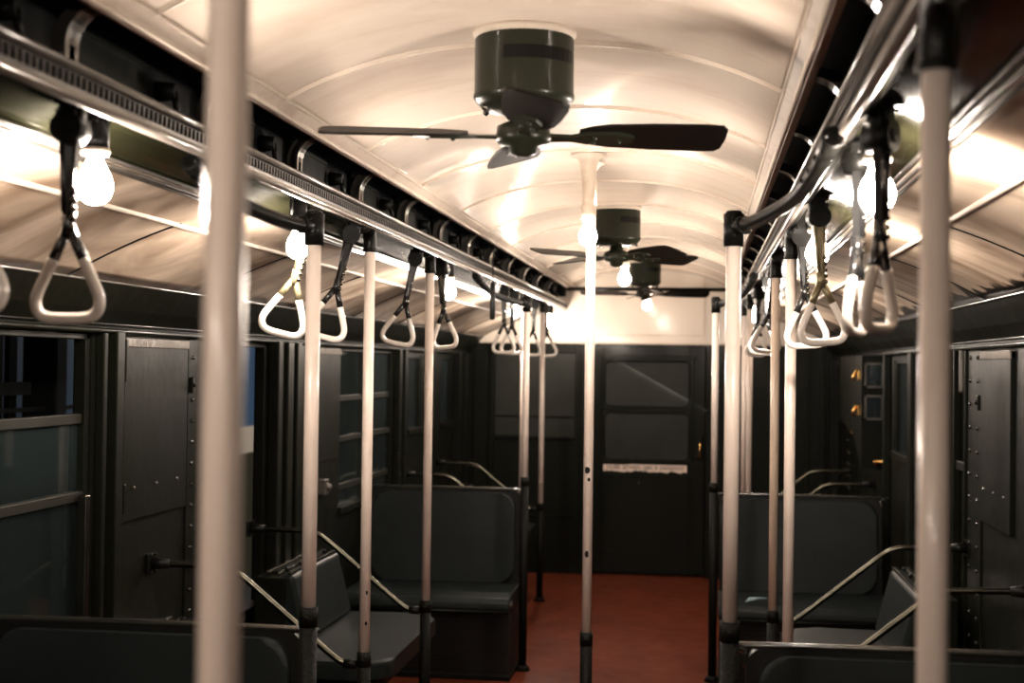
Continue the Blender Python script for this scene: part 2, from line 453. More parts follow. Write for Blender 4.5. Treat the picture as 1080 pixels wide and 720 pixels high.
def rivets(s, ys, z0, z1, step, parent, r=.0088, name='rivet_row'):
    b = MB()
    for y in ys:
        z = z0
        while z < z1:
            b.sph((s * 1.491, y, z), r, (1, 1, 1), 10, 6); z += step
    b.build(name, 'rivet', parent)
def plate(s, ya, yb, za, zb, parent, d=.010, name='cover_panel', m='olive'):
    b = MB(); b.box(s * (1.5 - d), s * 1.502, ya, yb, za, zb, .003)
    o = b.build(name, m, parent); return o

# left wall dressing
b = MB()
for (ya, yb, d) in ((4.33, 4.36, .03), (4.40, 4.46, .045), (4.62 - .16, 4.50, .02)): b.box(-1.5 + d, -1.5, ya, yb, 0, 1.785, .004)
b.build('pilaster', 'olive', WL)
plate(-1, 4.53, 5.12, 1.15, 1.765, WL, .014)
plate(-1, 4.53, 5.12, 1.735, 1.768, WL, .019, 'top_strip', 'beamlight')  # pale finish stands in for light glare along the panel top
b = MB()
for y in (4.62, 4.82, 5.02): b.sph((-1.485, y, 1.26), .007)
b.build('screw', 'beam', WL)
b = MB(); b.box(-1.47, -1.5, 4.505, 4.525, 1.62, 1.76, .004); b.box(-1.47, -1.5, 4.505, 4.525, 1.18, 1.28, .004); b.build('hinge', 'olive', WL)
plate(-1, 5.14, 5.36, 0, 1.775, WL, .008, 'riveted_strip')
rivets(-1, (5.18, 5.31), .75, 1.76, .0795, WL)
b = MB(); b.box(-1.475, -1.495, 5.145, 5.165, 1.57, 1.63, .004); b.sph((-1.475, 5.155, 1.60), .009); b.build('catch', 'olive', WL)
b = MB()
for k, (ya, yb, d) in enumerate(((6.16, 6.22, .05), (6.24, 6.29, .035), (6.31, 6.40, .05), (6.42, 6.46, .03), (6.48, 6.55, .045))): b.box(-1.5 + d, -1.5, ya, yb, 0, 1.785, .006)
b.build('pilaster', 'olive', WL)
b = MB()
for (ya, yb, d) in ((5.37, 5.42, .04),): b.box(-1.5 + d, -1.5, ya, yb, 0, 1.785, .006)
b.build('jamb', 'olive', WL)
plate(-1, 6.57, 6.86, 0, 1.775, WL, .008, 'riveted_strip')
rivets(-1, (6.63, 6.80), .75, 1.76, .0775, WL)
plate(-1, 6.90, 7.39, 1.19, 1.765, WL, .014)
plate(-1, 6.90, 7.39, 1.735, 1.768, WL, .019, 'top_strip', 'beamlight')  # glare on the upper panel edge, put into the pale colour
b = MB(); b.box(-1.46, -1.5, 7.02, 7.10, 1.02, 1.10, .006); b.sph((-1.455, 7.06, 1.06), .02); b.build('catch', 'beam', WL)
b = MB()
for (ya, yb, d) in ((8.78, 8.86, .04), (8.9, 8.96, .05), (9.02, 9.08, .03)): b.box(-1.5 + d, -1.5, ya, yb, 0, 1.785, .006)
b.build('pilaster', 'olive', WL)
rivets(-1, (9.74, 9.84), .75, 1.76, .09, WL, .009)
b = MB()
for (ya, yb, d) in ((9.95, 10.02, .04), (10.9, 11.0, .06), (11.04, 11.12, .09)): b.box(-1.5 + d, -1.5, ya, yb, 0, 1.785, .006)
b.build('pilaster', 'olive', WL)

# right wall dressing
plate(1, 5.13, 5.66, 1.12, 1.765, WR, .016)
plate(1, 5.13, 5.66, 1.735, 1.768, WR, .021, 'top_strip', 'beamlight')  # bright reflection at the panel top, painted as a pale strip
b = MB()
for y in (5.22, 5.4, 5.58): b.sph((1.483, y, 1.245), .007)
b.build('screw', 'beam', WR)
plate(1, 5.69, 5.96, 0, 1.775, WR, .008, 'riveted_strip')
rivets(1, (5.745, 5.90), .45, 1.76, .0925, WR)
b = MB(); b.box(1.475, 1.495, 5.675, 5.70, 1.54, 1.60, .004); b.sph((1.475, 5.687, 1.57), .010); b.build('catch', 'olive', WR)
b = MB()
for (ya, yb, d) in ((5.97, 5.985, .02), (6.165, 6.19, .03), (6.26, 6.30, .045), (6.33, 6.37, .02), (6.62, 6.68, .03)): b.box(1.5 - d, 1.5, ya, yb, 0, 1.785, .004)
b.build('pilaster', 'olive', WR)
b = MB(); b.box(1.455, 1.5, 6.05, 6.36, 1.80, 1.90, .03); b.box(1.47, 1.5, 6.03, 6.06, 1.60, 1.9, .01); b.build('door_head_casting', 'beam', WR)
b = MB()
b.box(1.46, 1.5, 7.35, 7.47, 0, 1.785, .006); b.box(1.46, 1.5, 8.38, 8.46, 0, 1.785, .006)
b.build('pilaster', 'olive', WR)
rivets(1, (10.55, 10.68), .75, 1.76, .085, WR, .009)
b = MB(); b.box(1.42, 1.5, 11.35, 11.5, 0, 1.785, .01); b.build('pilaster', 'olive', WR)
b = MB(); b.box(1.485, 1.51, 10.415, 10.44, 1.22, 1.74); b.build('wood_edge', 'wood', WR)
# switch cabinet with two small panes on the right wall
cb = thing('wall_cabinet', 'dark green wall cabinet on the right wall with two little framed panes', 'cabinet', (1.5, 9.3, 1.05))
def CB(b, n, m): o = b.build(n, m, cb); o.matrix_parent_inverse = Matrix.Translation((-1.5, -9.3, -1.05)); return o
b = MB(); b.extrx([(8.62, 1.775), (9.95, 1.775), (9.95, 1.36), (9.1, 1.30), (8.62, 1.10)], 1.36, 1.498); CB(b, 'body', 'olive')
b = MB()
for z0, z1 in ((1.60, 1.735), (1.42, 1.555)):
    b.box(1.36, 1.355, 9.30, 9.90, z1, z1 + .012); 
o = None; b.b.free()
for z0, z1 in ((1.585, 1.735), (1.395, 1.545)):
    b = MB()
    b.box(1.26, 1.37, 9.925, 9.94, z0, z0 + .012) if False else None
    # frame on the camera-facing end of the cabinet
    xa, xb, ye = 1.375, 1.485, 8.62
    b.box(xa, xb, ye - .014, ye, z0, z0 + .014); b.box(xa, xb, ye - .014, ye, z1 - .014, z1)
    b.box(xa, xa + .012, ye - .014, ye, z0, z1); b.box(xb - .012, xb, ye - .014, ye, z0, z1)
    fr = CB(b, 'pane_frame', 'beam')
    b = MB(); b.box(xa + .012, xb - .012, ye - .006, ye - .001, z0 + .014, z1 - .014); CB(b, 'pane', 'tealglass')
for z in (1.66, 1.45):
    b = MB(); b.box(1.345, 1.36, 8.70, 8.76, z - .03, z + .03, .004); b.tube([(1.345, 8.73, z + .03), (1.32, 8.73, z - .01), (1.33, 8.73, z - .035)], .009, 8)
    CB(b, 'brass_latch', 'brass')
b = MB(); b.tube([(1.49, 8.45, 1.16), (1.44, 8.45, 1.16), (1.44, 8.56, 1.15)], .011, 8); b.sph((1.44, 8.57, 1.15), .017)
tag(b.build('door_handle', 'brass'), 'small brass lever handle below the wall cabinet on the right', 'handle')

# ------------------------------------------------------------------ windows
wn = [0]
def window(s, ya, yb, za, zb, rails, mull=(), glass='glass', deep=.03, keep=None):
    wn[0] += 1
    w = sempty('window_%d' % wn[0], (s * 1.53, (ya + yb) / 2, za))
    inv = Matrix.Translation((-s * 1.53, -(ya + yb) / 2, -za))
    def P(b, n, m): o = b.build(n, m, w); o.matrix_parent_inverse = inv; return o
    xi, xo = s * 1.505, s * 1.545
    b = MB()
    b.box(xi, xo, ya, ya + deep, za, zb, .003); b.box(xi, xo, yb - deep, yb, za, zb, .003)
    b.box(xi, xo, ya, yb, zb - .02, zb, .003); b.box(s * 1.48, xo, ya, yb, za - .02, za + .02, .004)
    P(b, 'frame', 'olive')
    b = MB()
    for i, z in enumerate(rails):
        b.box(s * (1.508 if i % 2 else 1.515), s * 1.54, ya + deep, yb - deep, z - .016, z + .016, .003)
    for y in mull: b.box(s * 1.512, s * 1.54, y - .02, y + .02, za, zb, .003)
    if rails or mull: P(b, 'sash', 'gatebar' if glass == 'glass' else 'olive')
    else: b.b.free()
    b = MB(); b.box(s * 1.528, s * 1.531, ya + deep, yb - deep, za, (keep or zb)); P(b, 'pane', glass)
    return w
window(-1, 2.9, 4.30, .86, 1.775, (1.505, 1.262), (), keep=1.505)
b = MB(); b.box(-1.47, -1.5, 4.215, 4.245, .88, 1.27, .004); b.build('sash_guide', 'chrome', WL)
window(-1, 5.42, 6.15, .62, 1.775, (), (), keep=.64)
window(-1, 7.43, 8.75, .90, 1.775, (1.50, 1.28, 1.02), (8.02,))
window(-1, 9.20, 9.66, 1.24, 1.75, (), (), 'tealglass')
window(-1, 10.42, 10.85, 1.24, 1.75, (), (), 'tealglass')
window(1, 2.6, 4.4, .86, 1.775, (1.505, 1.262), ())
window(1, 5.98, 6.16, 1.30, 1.74, (), (), 'tealglass')
window(1, 6.75, 7.25, 1.22, 1.74, (), (), 'tealglass')
window(1, 7.55, 8.25, 1.22, 1.75, (), (), 'tealglass')
window(1, 10.14, 10.42, 1.22, 1.735, (), (), 'tealglass', .01)
window(1, 10.95, 11.3, 1.3, 1.72, (), (), 'tealglass')

# ------------------------------------------------------------------ end wall, door
b = MB()
b.box(-1.6, -.48, YE, YE + .08, 0, 1.875); b.box(.47, 1.6, YE, YE + .08, 0, 1.875)
b.box(-.48, .47, YE + .06, YE + .08, 0, 1.875)
WE = struct(b.build('wall_end', 'olive'))
b = MB(); b.box(-1.6, 1.6, YE, YE + .08, 1.875, 2.6); b.build('bulkhead_panel', 'endcream', WE)
b = MB()
b.box(-.80, .43, YE - .008, YE, 1.945, 1.957); b.box(.43, .442, YE - .008, YE, 1.945, 2.45); b.box(-.95, -.935, YE - .006, YE, 1.945, 2.2)
b.box(-1.35, -.80, YE - .006, YE, 1.975, 1.985)
b.box(-1.55, 1.55, YE - .012, YE, 1.878, 1.892)
b.build('bulkhead_moulding', 'trimcream', WE)
b = MB()      # door posts
for x0, x1 in ((-.56, -.47), (.455, .50), (.51, .60)): b.box(x0, x1, YE - .03, YE, 0, 1.87, .006)
b.build('door_post', 'olive', WE)
b = MB(); z = .3
while z < 1.85: b.sph((.482, YE - .031, z), .008); b.sph((.57, YE - .031, z), .008); z += .075
b.build('rivet_row', 'rivet', WE)
b = MB()      # left end window panel
b.box(-1.31, -1.27, YE - .02, YE, 0, 1.87, .005); b.box(-1.27, -.60, YE - .02, YE, 1.09, 1.12, .005)
b.box(-1.27, -.60, YE - .015, YE, 1.27, 1.285, .003); b.box(-1.27, -.60, YE - .02, YE, 1.80, 1.85, .005)
b.box(-1.27, -.60, YE - .012, YE, .46, .475, .003)
b.box(-1.44, -1.33, YE - .015, YE, .5, 1.80, .004)
b.build('panel_moulding', 'olive', WE)
b = MB(); b.box(-1.26, -.61, YE - .006, YE + .002, 1.12, 1.80); b.build('pane', 'dirtyglass', WE)
b = MB()
b.box(.70, .73, YE - .015, YE, 0, 1.87, .004); b.box(1.25, 1.28, YE - .015, YE, 0, 1.87, .004); b.box(1.36, 1.40, YE - .03, YE, 0, 1.87, .004)
b.build('panel_moulding', 'olive', WE)

D = sempty('door_1', (0, YE + .02, 0)); dinv = Matrix.Translation((0, -(YE + .02), 0))
def DP(b, n, m, par=None):
    o = b.build(n, m, D); o.matrix_parent_inverse = dinv; return o
xl, xr = -.465, .45
b = MB(); yf, yb_ = YE + .01, YE + .05
b.box(xl, -.37, yf, yb_, .02, 1.865, .004); b.box(.33, xr, yf, yb_, .02, 1.865, .004)
b.box(-.37, .33, yf, yb_, 1.745, 1.865, .004); b.box(-.37, .33, yf, yb_, .02, .93, .004)
b.box(-.42, .38, yf - .012, yf, 1.765, 1.785, .004)
b.box(-.40, -.385, yf - .012, yf, .93, 1.78, .004); b.box(.345, .36, yf - .012, yf, .93, 1.78, .004)
for z in (.18, .80): b.box(-.40, .36, yf - .008, yf, z, z + .012, .003)
b.box(-.40, -.388, yf - .008, yf, .18, .80, .003); b.box(.348, .36, yf - .008, yf, .18, .80, .003)
DP(b, 'panel', 'olive')
b = MB(); b.box(-.37, .33, yf, yf + .03, 1.33, 1.365, .004)
for z0, z1 in ((1.365, 1.745), (.93, 1.33)):
    b.loop([(x, yf + .002, z) for x, z in rnd(-.365, .325, z0 + .006, z1 - .006, .05)], .007, 8)
DP(b, 'sash', 'olive')
for z0, z1 in ((1.36, 1.75), (.93, 1.335)):
    b = MB(); b.box(-.37, .33, yf + .012, yf + .018, z0, z1); DP(b, 'pane', 'dirtyglass')
b = MB(); b.box(.365, .435, yf - .018, yf, .95, 1.16, .008); DP(b, 'lock_box', 'olive')
b = MB(); b.tube([(.415, yf - .018, 1.09), (.415, yf - .04, 1.08), (.412, yf - .04, .97), (.412, yf - .018, .965)], .007, 8); DP(b, 'brass_handle', 'brass')
b = MB(); b.sph((-.075, yf - .004, .745), .012); DP(b, 'bolt', 'chrome')
# paper strip sign with torn lower edge
sg = thing('paper_sign', 'torn pale paper strip sign with small dark capitals on the end door', 'sign', (0, yf - .003, .87))
b = MB(); pr = []
N = 44
for i in range(N + 1):
    x = -.365 + .675 * i / N
    pr.append((x, .845 + random.uniform(-.006, .006) - (.008 if i > 30 and i % 7 > 3 else 0) + .004 * math.sin(i * .4)))
for i in range(N, -1, -1):
    x = -.365 + .675 * i / N; pr.append((x, .900 - (.0 if i > 12 else .004) + random.uniform(-.001, .001)))
b.extr([(x, z) for x, z in pr], yf - .003, yf - .001)
o = b.build('paper', 'paper', sg); o.matrix_parent_inverse = Matrix.Translation((0, -(yf - .003), -.87))
tcv = bpy.data.curves.new('lettering', 'FONT'); tcv.body = 'RIDING  BETWEEN  CARS  IS  DANGEROUS'; tcv.size = .040; tcv.align_x = 'CENTER'; tcv.align_y = 'CENTER'; tcv.extrude = .0004; tcv.offset = .0006
tcv.materials.append(M['ink'])
tmp = bpy.data.objects.new('lettering_curve', tcv); COL.objects.link(tmp); bpy.context.view_layer.update()
lme = bpy.data.meshes.new_from_object(tmp.evaluated_get(bpy.context.evaluated_depsgraph_get())); bpy.data.objects.remove(tmp)
to = bpy.data.objects.new('lettering', lme); COL.objects.link(to); to.parent = sg
to.location = (-.025, -.0015, .0035); to.rotation_euler = (PI / 2, 0, 0)
bpy.context.view_layer.update()
to.scale = (.62 / max(to.dimensions.x, .01), 1, 1)

# back end of the modelled length
struct(MB().box(-1.6, 1.6, Y0 - .05, Y0, 0, 2.5).build('wall_rear', 'olive'))

# ------------------------------------------------------------------ outside the windows
e = sempty('wall_platform', (-4.0, 10, 0)); einv = Matrix.Translation((4.0, -10, 0))
for n, m, z0, z1 in (('red_band', 'extred', 1.97, 3.2), ('blue_band', 'extblue', 1.06, 1.97), ('cream_band', 'extcream', .80, 1.06), ('lower_wall', 'extolive', -.4, .80)):
    o = MB().box(-4.1, -4.0, 2, 26, z0, z1).build(n, m, e); o.matrix_parent_inverse = einv
struct(MB().box(4.0, 4.1, -1, 22, -.4, 3.2).build('wall_far_platform', 'extteal'))
gt = thing('barred_gate', 'tall drab iron barred gate seen through the leftmost window', 'gate', (-3.2, 7.0, -.4))
ginv = Matrix.Translation((3.2, -7.0, .4))
for k in range(9):
    y = 5.82 + k * .155
    o = MB().box(-3.215, -3.185, y, y + .085, -.4, 2.6).build('bar', 'gatebar', gt); o.matrix_parent_inverse = ginv
b = MB()
for z in (1.42, .5, 2.4): b.box(-3.18, -3.15, 5.8, 7.9, z - .012, z + .012)
b.box(-3.18, -3.15, 5.8, 7.24, 1.50, 1.57)
o = b.build('cross_rail', 'extdark', gt); o.matrix_parent_inverse = ginv
b = MB(); b.box(-3.3, -3.1, 7.42, 7.58, -.4, 3.0, .02)
tag(b.build('platform_column', 'extdark'), 'dark square platform column outside the leftmost window', 'column')

# ------------------------------------------------------------------ ceiling fans
def fan():
    t = thing('ceiling_fan', '', 'fan')
    b = MB(); b.lathe([(0, 0), (.120, 0), (.122, -.008), (.116, -.016), (.10, -.03), (0, -.03)]); b.build('mounting_ring', 'trimcream', t)
    b = MB(); b.lathe([(0, -.012), (.112, -.012), (.1165, -.02), (.1165, -.145), (.1185, -.15), (.1185, -.157), (.113, -.166), (.10, -.178), (.085, -.186), (.05, -.19), (0, -.19)], n=40)
    mo = b.build('motor_housing', 'gunmetal', t)
    for a0, a1 in ((-118, -24), (62, 156)):
        n = 10; b = MB()
        for z0, z1 in ((-.083, -.053),):
            o_ = []
            for i in range(n):
                a = math.radians(a0 + (a1 - a0) * i / n); a2 = math.radians(a0 + (a1 - a0) * (i + 1) / n)
                vs = [b.b.verts.new((math.cos(q) * r_, math.sin(q) * r_, z)) for r_ in (.1155, .1175) for (q, z) in ((a, z0), (a2, z0), (a2, z1), (a, z1))]
                for f in ((4, 5, 6, 7), (0, 3, 2, 1), (0, 1, 5, 4), (2, 3, 7, 6), (1, 2, 6, 5), (3, 0, 4, 7)): b.b.faces.new([vs[k] for k in f])
        b.build('vent_slot', 'recess', mo)
    for k in range(8):
        a = k * PI / 4 + .3; b = MB(); b.sph((.098 * math.cos(a), .098 * math.sin(a), -.183), .008)
        b.build('bolt', 'chrome', mo)
    b = MB(); b.lathe([(0, -.185), (.03, -.185), (.034, -.21), (.062, -.222), (.066, -.25), (.06, -.262), (.034, -.268), (.03, -.285), (.012, -.293), (0, -.294)])
    b.build('hub', 'gunmetal', t)
    for k in range(4):
        b = MB()
        pts = [(.13, -.030), (.16, -.050), (.20, -.062), (.30, -.070), (.42, -.074), (.462, -.070), (.475, -.050), (.478, 0), (.475, .050), (.462, .066), (.42, .068), (.30, .064), (.20, .056), (.16, .044), (.13, .026)]
        b.extrz(pts, -.003, .003)
        rot = Matrix.Rotation(k * PI / 2, 4, 'Z') @ Matrix.Translation((0, 0, -.240)) @ Matrix.Rotation(math.radians(-15), 4, 'X')
        b.b.transform(rot); bl = b.build('blade', 'blade', t)
        b = MB()
        b.extrz([(.05, -.018), (.11, -.012), (.15, -.030), (.22, -.034), (.26, -.015), (.26, .012), (.22, .030), (.15, .026), (.11, .012), (.05, .018)], -.011, -.003)
        for x, y in ((.165, .012), (.165, -.014), (.225, 0)): b.sph((x, y, -.012), .006)
        b.b.transform(rot); b.build('blade_iron', 'gunmetal', bl)
    return t
F = fan()
FL = ('nearest dark ceiling fan, large flat blades spread under the arched ceiling', 'second dark ceiling fan, just behind the central lamp and pole', 'farthest dark ceiling fan, close to the end bulkhead')
FY = (3.30, 6.97, 10.50); FR = (11, 40, 12)
for i in range(3):
    o = F if i == 0 else copy_tree(F)
    o.location = (0, FY[i], 2.472); o.rotation_euler = (0, 0, math.radians(FR[i])); o['label'] = FL[i]; o['group'] = 'ceiling fans'

# ------------------------------------------------------------------ bulbs
def bulb_prof(): return [(.013, 0), (.0145, -.012), (.020, -.026), (.029, -.042), (.0335, -.058), (.033, -.072), (.027, -.086), (.015, -.096), (0, -.099)]
def ceiling_lamp():
    t = thing('ceiling_lamp', '', 'lamp')
    b = MB(); b.lathe([(0, 0), (.066, 0), (.066, -.004), (.050, -.010), (.036, -.025), (.028, -.06), (.024, -.11), (.0215, -.17), (.0215, -.185), (.026, -.186), (.027, -.238), (.024, -.240), (0, -.240)])
    b.build('stem', 'trimcream', t)
    b = MB(); b.lathe(bulb_prof()); b.b.transform(Matrix.Translation((0, 0, -.240))); b.build('bulb', 'bulbtop', t)
    return t
CL = ceiling_lamp()
M['bulbdim'] = mat('dim_bulb_glass', (1, .8, .7), .3, emit=((1.0, .72, .55), 70.0))
for i, (y, lb) in enumerate(((5.22, 'cream trumpet ceiling lamp with lit bulb beside the central white pole'), (7.72, 'cream ceiling lamp with lit bulb between the second and farthest fans'), (10.95, 'cream ceiling lamp with dim bulb behind the farthest fan, at the bulkhead'), (-1.5, 'unseen cream ceiling lamp added behind the camera to brighten the near poles'))):  # last lamp is out of view, added to brighten the nearest poles
    o = CL if i == 0 else copy_tree(CL)
    o.location = (0, y, 2.470); o['label'] = lb; o['group'] = 'ceiling lamps'
    if i == 2:
        for ch in bpy.data.objects:
            if ch.parent == o and ch.name.startswith('bulb'): ch.data = ch.data.copy(); ch.data.materials[0] = M['bulbdim']
def side_lamp():
    t = thing('side_lamp', '', 'lamp')
    b = MB(); b.lathe([(0, .03), (.022, .03), (.026, .02), (.026, -.028), (.0, -.028)]); b.box(-.02, .02, -.03, .03, .02, .045, .006); b.tube([(0, -.03, .02), (0, -.07, -.01), (.005, -.09, .03)], .005, 6)
    b.build('socket', 'black', t)
    b = MB(); b.lathe([(0, -.028), (.027, -.028), (.029, -.034), (.025, -.040), (.015, -.042), (0, -.042)]); b.build('collar', 'trimcream', t)
    b = MB(); b.lathe(bulb_prof()); b.b.transform(Matrix.Translation((0, 0, -.038))); b.build('bulb', 'bulb', t)
    return t
SL = side_lamp(); first = True
LP = [(-1, 2.62, 'lit bare bulb in black socket, leftmost, beside the nearest left strap'),
      (-1, 4.02, 'lit bare bulb on the left, just left of the tee-topped pole'),
      (-1, 6.51, 'lit bare bulb on the left, right of the third left elbow pole'),
      (-1, 8.86, 'lit bare bulb on the far left behind the twin white poles'),
      (-1, 10.96, 'lit bare bulb at the far left corner by the bulkhead'),
      (1, 2.79, 'large lit bare bulb at upper right behind two dark straps'),
      (1, 4.21, 'lit bare bulb on the right just past the curved black arm'),
      (1, 6.75, 'lit bare bulb on the right in front of the far right straps'),
      (1, 9.25, 'lit bare bulb at the far right, beyond the right pair of poles'),
      (-1, -.1, 'unseen lit bulb added at left behind the camera to brighten the near poles'), (1, -1.6, 'unseen lit bulb added at right behind the camera to brighten the near poles')     ]  # both bulbs are unseen, added to light the poles nearest the camera
for s, y, lb in LP:
    o = SL if first else copy_tree(SL); first = False
    o.location = (s * .75, y, 2.128); o['label'] = lb; o['group'] = 'bare bulbs along the lower decks'

# ------------------------------------------------------------------ grab poles
def pole(x, y, ztop, zsl, kind, label, grp, m='pole', tilt=0., chips=(), arm=1.):
    """kind: tee (curved arm to the beam), elbow, ceiling"""
    s = 1 if x > 0 else -1
    t = thing('grab_pole', label, 'pole', (x, y, 0), grp)
    b = MB(); b.tube([(0, 0, zsl - .01), (0, 0, ztop)], .0185, 20); tb = b.build('pole', m, t)
    if zsl > .05:
        b = MB(); b.tube([(0, 0, 0.012), (0, 0, zsl)], .0230, 18)
        b.tube([(0, 0, 0), (0, 0, .03)], [.045, .03], 18)
        b.tube([(0, 0, zsl - .05), (0, 0, zsl)], .0245, 18); b.sph((0, -.024, zsl - .025), .006)
        b.build('sleeve', 'matteblack', t)
    if kind == 'tee':
        b = MB(); b.tube([(0, 0, ztop - .005), (0, 0, ztop + .075)], [.025, .026], 18)
        b.tube([(0, 0, ztop + .074), (0, 0, ztop + .083)], [.024, .018], 18)
        b.tube([(0, 0, ztop + .045), (s * .03, -.03, ztop + .045)], .022, 14)
        b.sph((0, -.026, ztop + .02), .007); b.sph((0, -.026, ztop + .06), .007)
        b.build('tee_fitting', 'black', t)
        b = MB()
        p = smooth_path([(s * .01, -.01, ztop + .045), (s * .05 * arm ** .3, -.14 * arm, ztop + .045), (s * .12 * arm ** .3, -.36 * arm, ztop + .068), (s * .155, -.56 * arm, ztop + .105), (s * .175, -.72 * arm, ztop + .150)])
        b.tube(p, .017, 14); b.tube(p[:4], .021, 14); b.tube(p[-4:], .022, 14)
        for q in p[-9::2]: b.sph((q.x - s * .016, q.y, q.z), .006)
        b.build('curved_arm', 'black', t)
    elif kind == 'elbow':
        b = MB()
        p = bez([(0, 0, ztop - .03), (0, 0, ztop + .05), (0, -.015, ztop + .068), (s * -.005, -.14, ztop + .055)], 12)
        b.tube(p, .0235, 16); b.tube([(0, 0, ztop - .03), (0, 0, ztop - .018)], .0255, 16)
        b.tube([(0, -.10, ztop + .055), (0, -.145, ztop + .055)], .028, 12)
        b.sph((0, -.02, ztop + .070), .009); b.sph((0, -.05, ztop + .082), .009); b.sph((0, -.115, ztop + .085), .009)
        b.build('elbow_fitting', 'black', t)
    elif kind == 'ceiling':
        b = MB(); b.lathe([(.0195, -.16), (.021, -.16), (.021, -.07), (.0195, -.07)], (0, 0, ztop), 18)
        b.lathe([(.019, -.03), (.03, -.012), (.05, -.003), (.05, 0), (0, 0)], (0, 0, ztop), 18)
        b.build('ceiling_socket', 'trimcream', t)
    for (ang, z, w_, h_) in chips:
        b = MB(); a = math.radians(ang)
        b.sph((.0165 * math.cos(a), .0165 * math.sin(a), z), 1, (w_, .0035, h_), 8, 6)
        b.build('paint_chip', 'chip', tb)
    if tilt: t.rotation_euler = (0, tilt, 0)
    return t
G1 = 'tee-topped poles at the transverse seat ends'; G2 = 'elbow-topped poles at the side seats'; G3 = 'floor to ceiling poles on the centre line'
pole(0, 1.215, 2.46, .80, 'ceiling', 'large blurred white pole nearest the camera at left', G3)
pole(0, 5.37, 2.46, .69, 'ceiling', 'chipped white centre pole standing before the end door', G3, chips=((-95, 1.30, .010, .016), (-92, .985, .008, .016), (-80, 1.265, .006, .009)))
pole(-.565, 3.53, 1.995, 1.07, 'tee', 'white pole with tee fitting at the near left seat', G1, arm=.6)
pole(.495, 3.54, 1.995, 1.07, 'tee', 'white pole with tee fitting at the near right seat', G1)
pole(-.55, 7.87, 1.995, 1.07, 'tee', 'white pole with tee fitting at the far left seat end', G1)
pole(.493, 7.79, 1.995, 1.07, 'tee', 'white pole with tee fitting at the far right seat end', G1)
pole(-.72, 4.80, 2.105, .70, 'elbow', 'white elbow pole with two black chips, second pole from the left seat', G2, chips=((-60, .905, .005, .009), (-65, .80, .006, .008), (-150, 1.2, .003, .01)))
pole(-.72, 5.90, 2.105, .70, 'elbow', 'white elbow pole joined to a sloping rail before the far left seat', G2)
pole(-.72, 9.10, 2.105, .70, 'elbow', 'white elbow pole just behind the far left tee pole', G2)
pole(-.72, 10.20, 2.105, .70, 'elbow', 'farthest left white elbow pole with long black foot near the end wall', G2)
pole(.70, 1.78, 2.085, .70, 'elbow', 'large blurred grey-white pole nearest the camera at right', G2)
pole(.72, 4.93, 2.095, .66, 'elbow', 'white elbow pole at right, the nearer of the right pair', G2)
pole(.72, 5.95, 2.095, .70, 'elbow', 'yellowed elbow pole at right, the farther of the right pair', G2, m='poletan')
pole(.72, 9.10, 2.095, .70, 'elbow', 'thin far white elbow pole behind the far right seat back', G2)
pole(.72, 10.25, 2.095, .70, 'elbow', 'farthest right elbow pole hidden among the right poles', G2)

# sloping grab rails from pole to wall
def rail(s, y, label):
    t = thing('grab_rail', label, 'rail', (s * 1.48, y, .98), 'sloping chrome grab rails')
    inv = Matrix.Translation((-s * 1.48, -y, -.98))
    p = smooth_path([(s * .745, y, .655), (s * .79, y, .66), (s * .835, y, .685), (s * 1.0, y, .818), (s * 1.15, y, .938), (s * 1.20, y, .965), (s * 1.26, y, .975), (s * 1.46, y, .98)], 5)
    o = MB().tube(p, .0115, 12).build('rail', 'chrome', t); o.matrix_parent_inverse = inv
    b = MB(); b.tube([(s * .7455, y, .655), (s * .79, y, .658)], .0165, 12)
    o = b.build('pole_socket', 'black', t); o.matrix_parent_inverse = inv
    b = MB(); b.tube([(s * 1.42, y, .979), (s * 1.495, y, .98)], [.016, .024], 12); b.box(s * 1.485, s * 1.499, y - .03, y + .03, .945, 1.015, .005)
    for q in (-.02, .02):
        b.sph((s * 1.483, y + q, .95), .006); b.sph((s * 1.483, y + q, 1.01), .006)
    o = b.build('wall_flange', 'black', t); o.matrix_parent_inverse = inv
rail(-1, 4.80, 'sloping chrome rail at the nearer left elbow pole'); rail(-1, 5.90, 'sloping chrome rail in front of the far left seat back')
rail(1, 4.80, 'sloping chrome rail in the lower right, the nearer right one'); rail(1, 5.93, 'sloping chrome rail crossing the far right seat back')
rail(-1, 9.10, 'chrome rail behind the far left seat back, nearer one'); rail(-1, 10.20, 'chrome rail near the end wall at far left')
rail(1, 9.10, 'chrome rail peeking above the far right seat back'); rail(1, 10.25, 'farthest right chrome rail near the end wall')

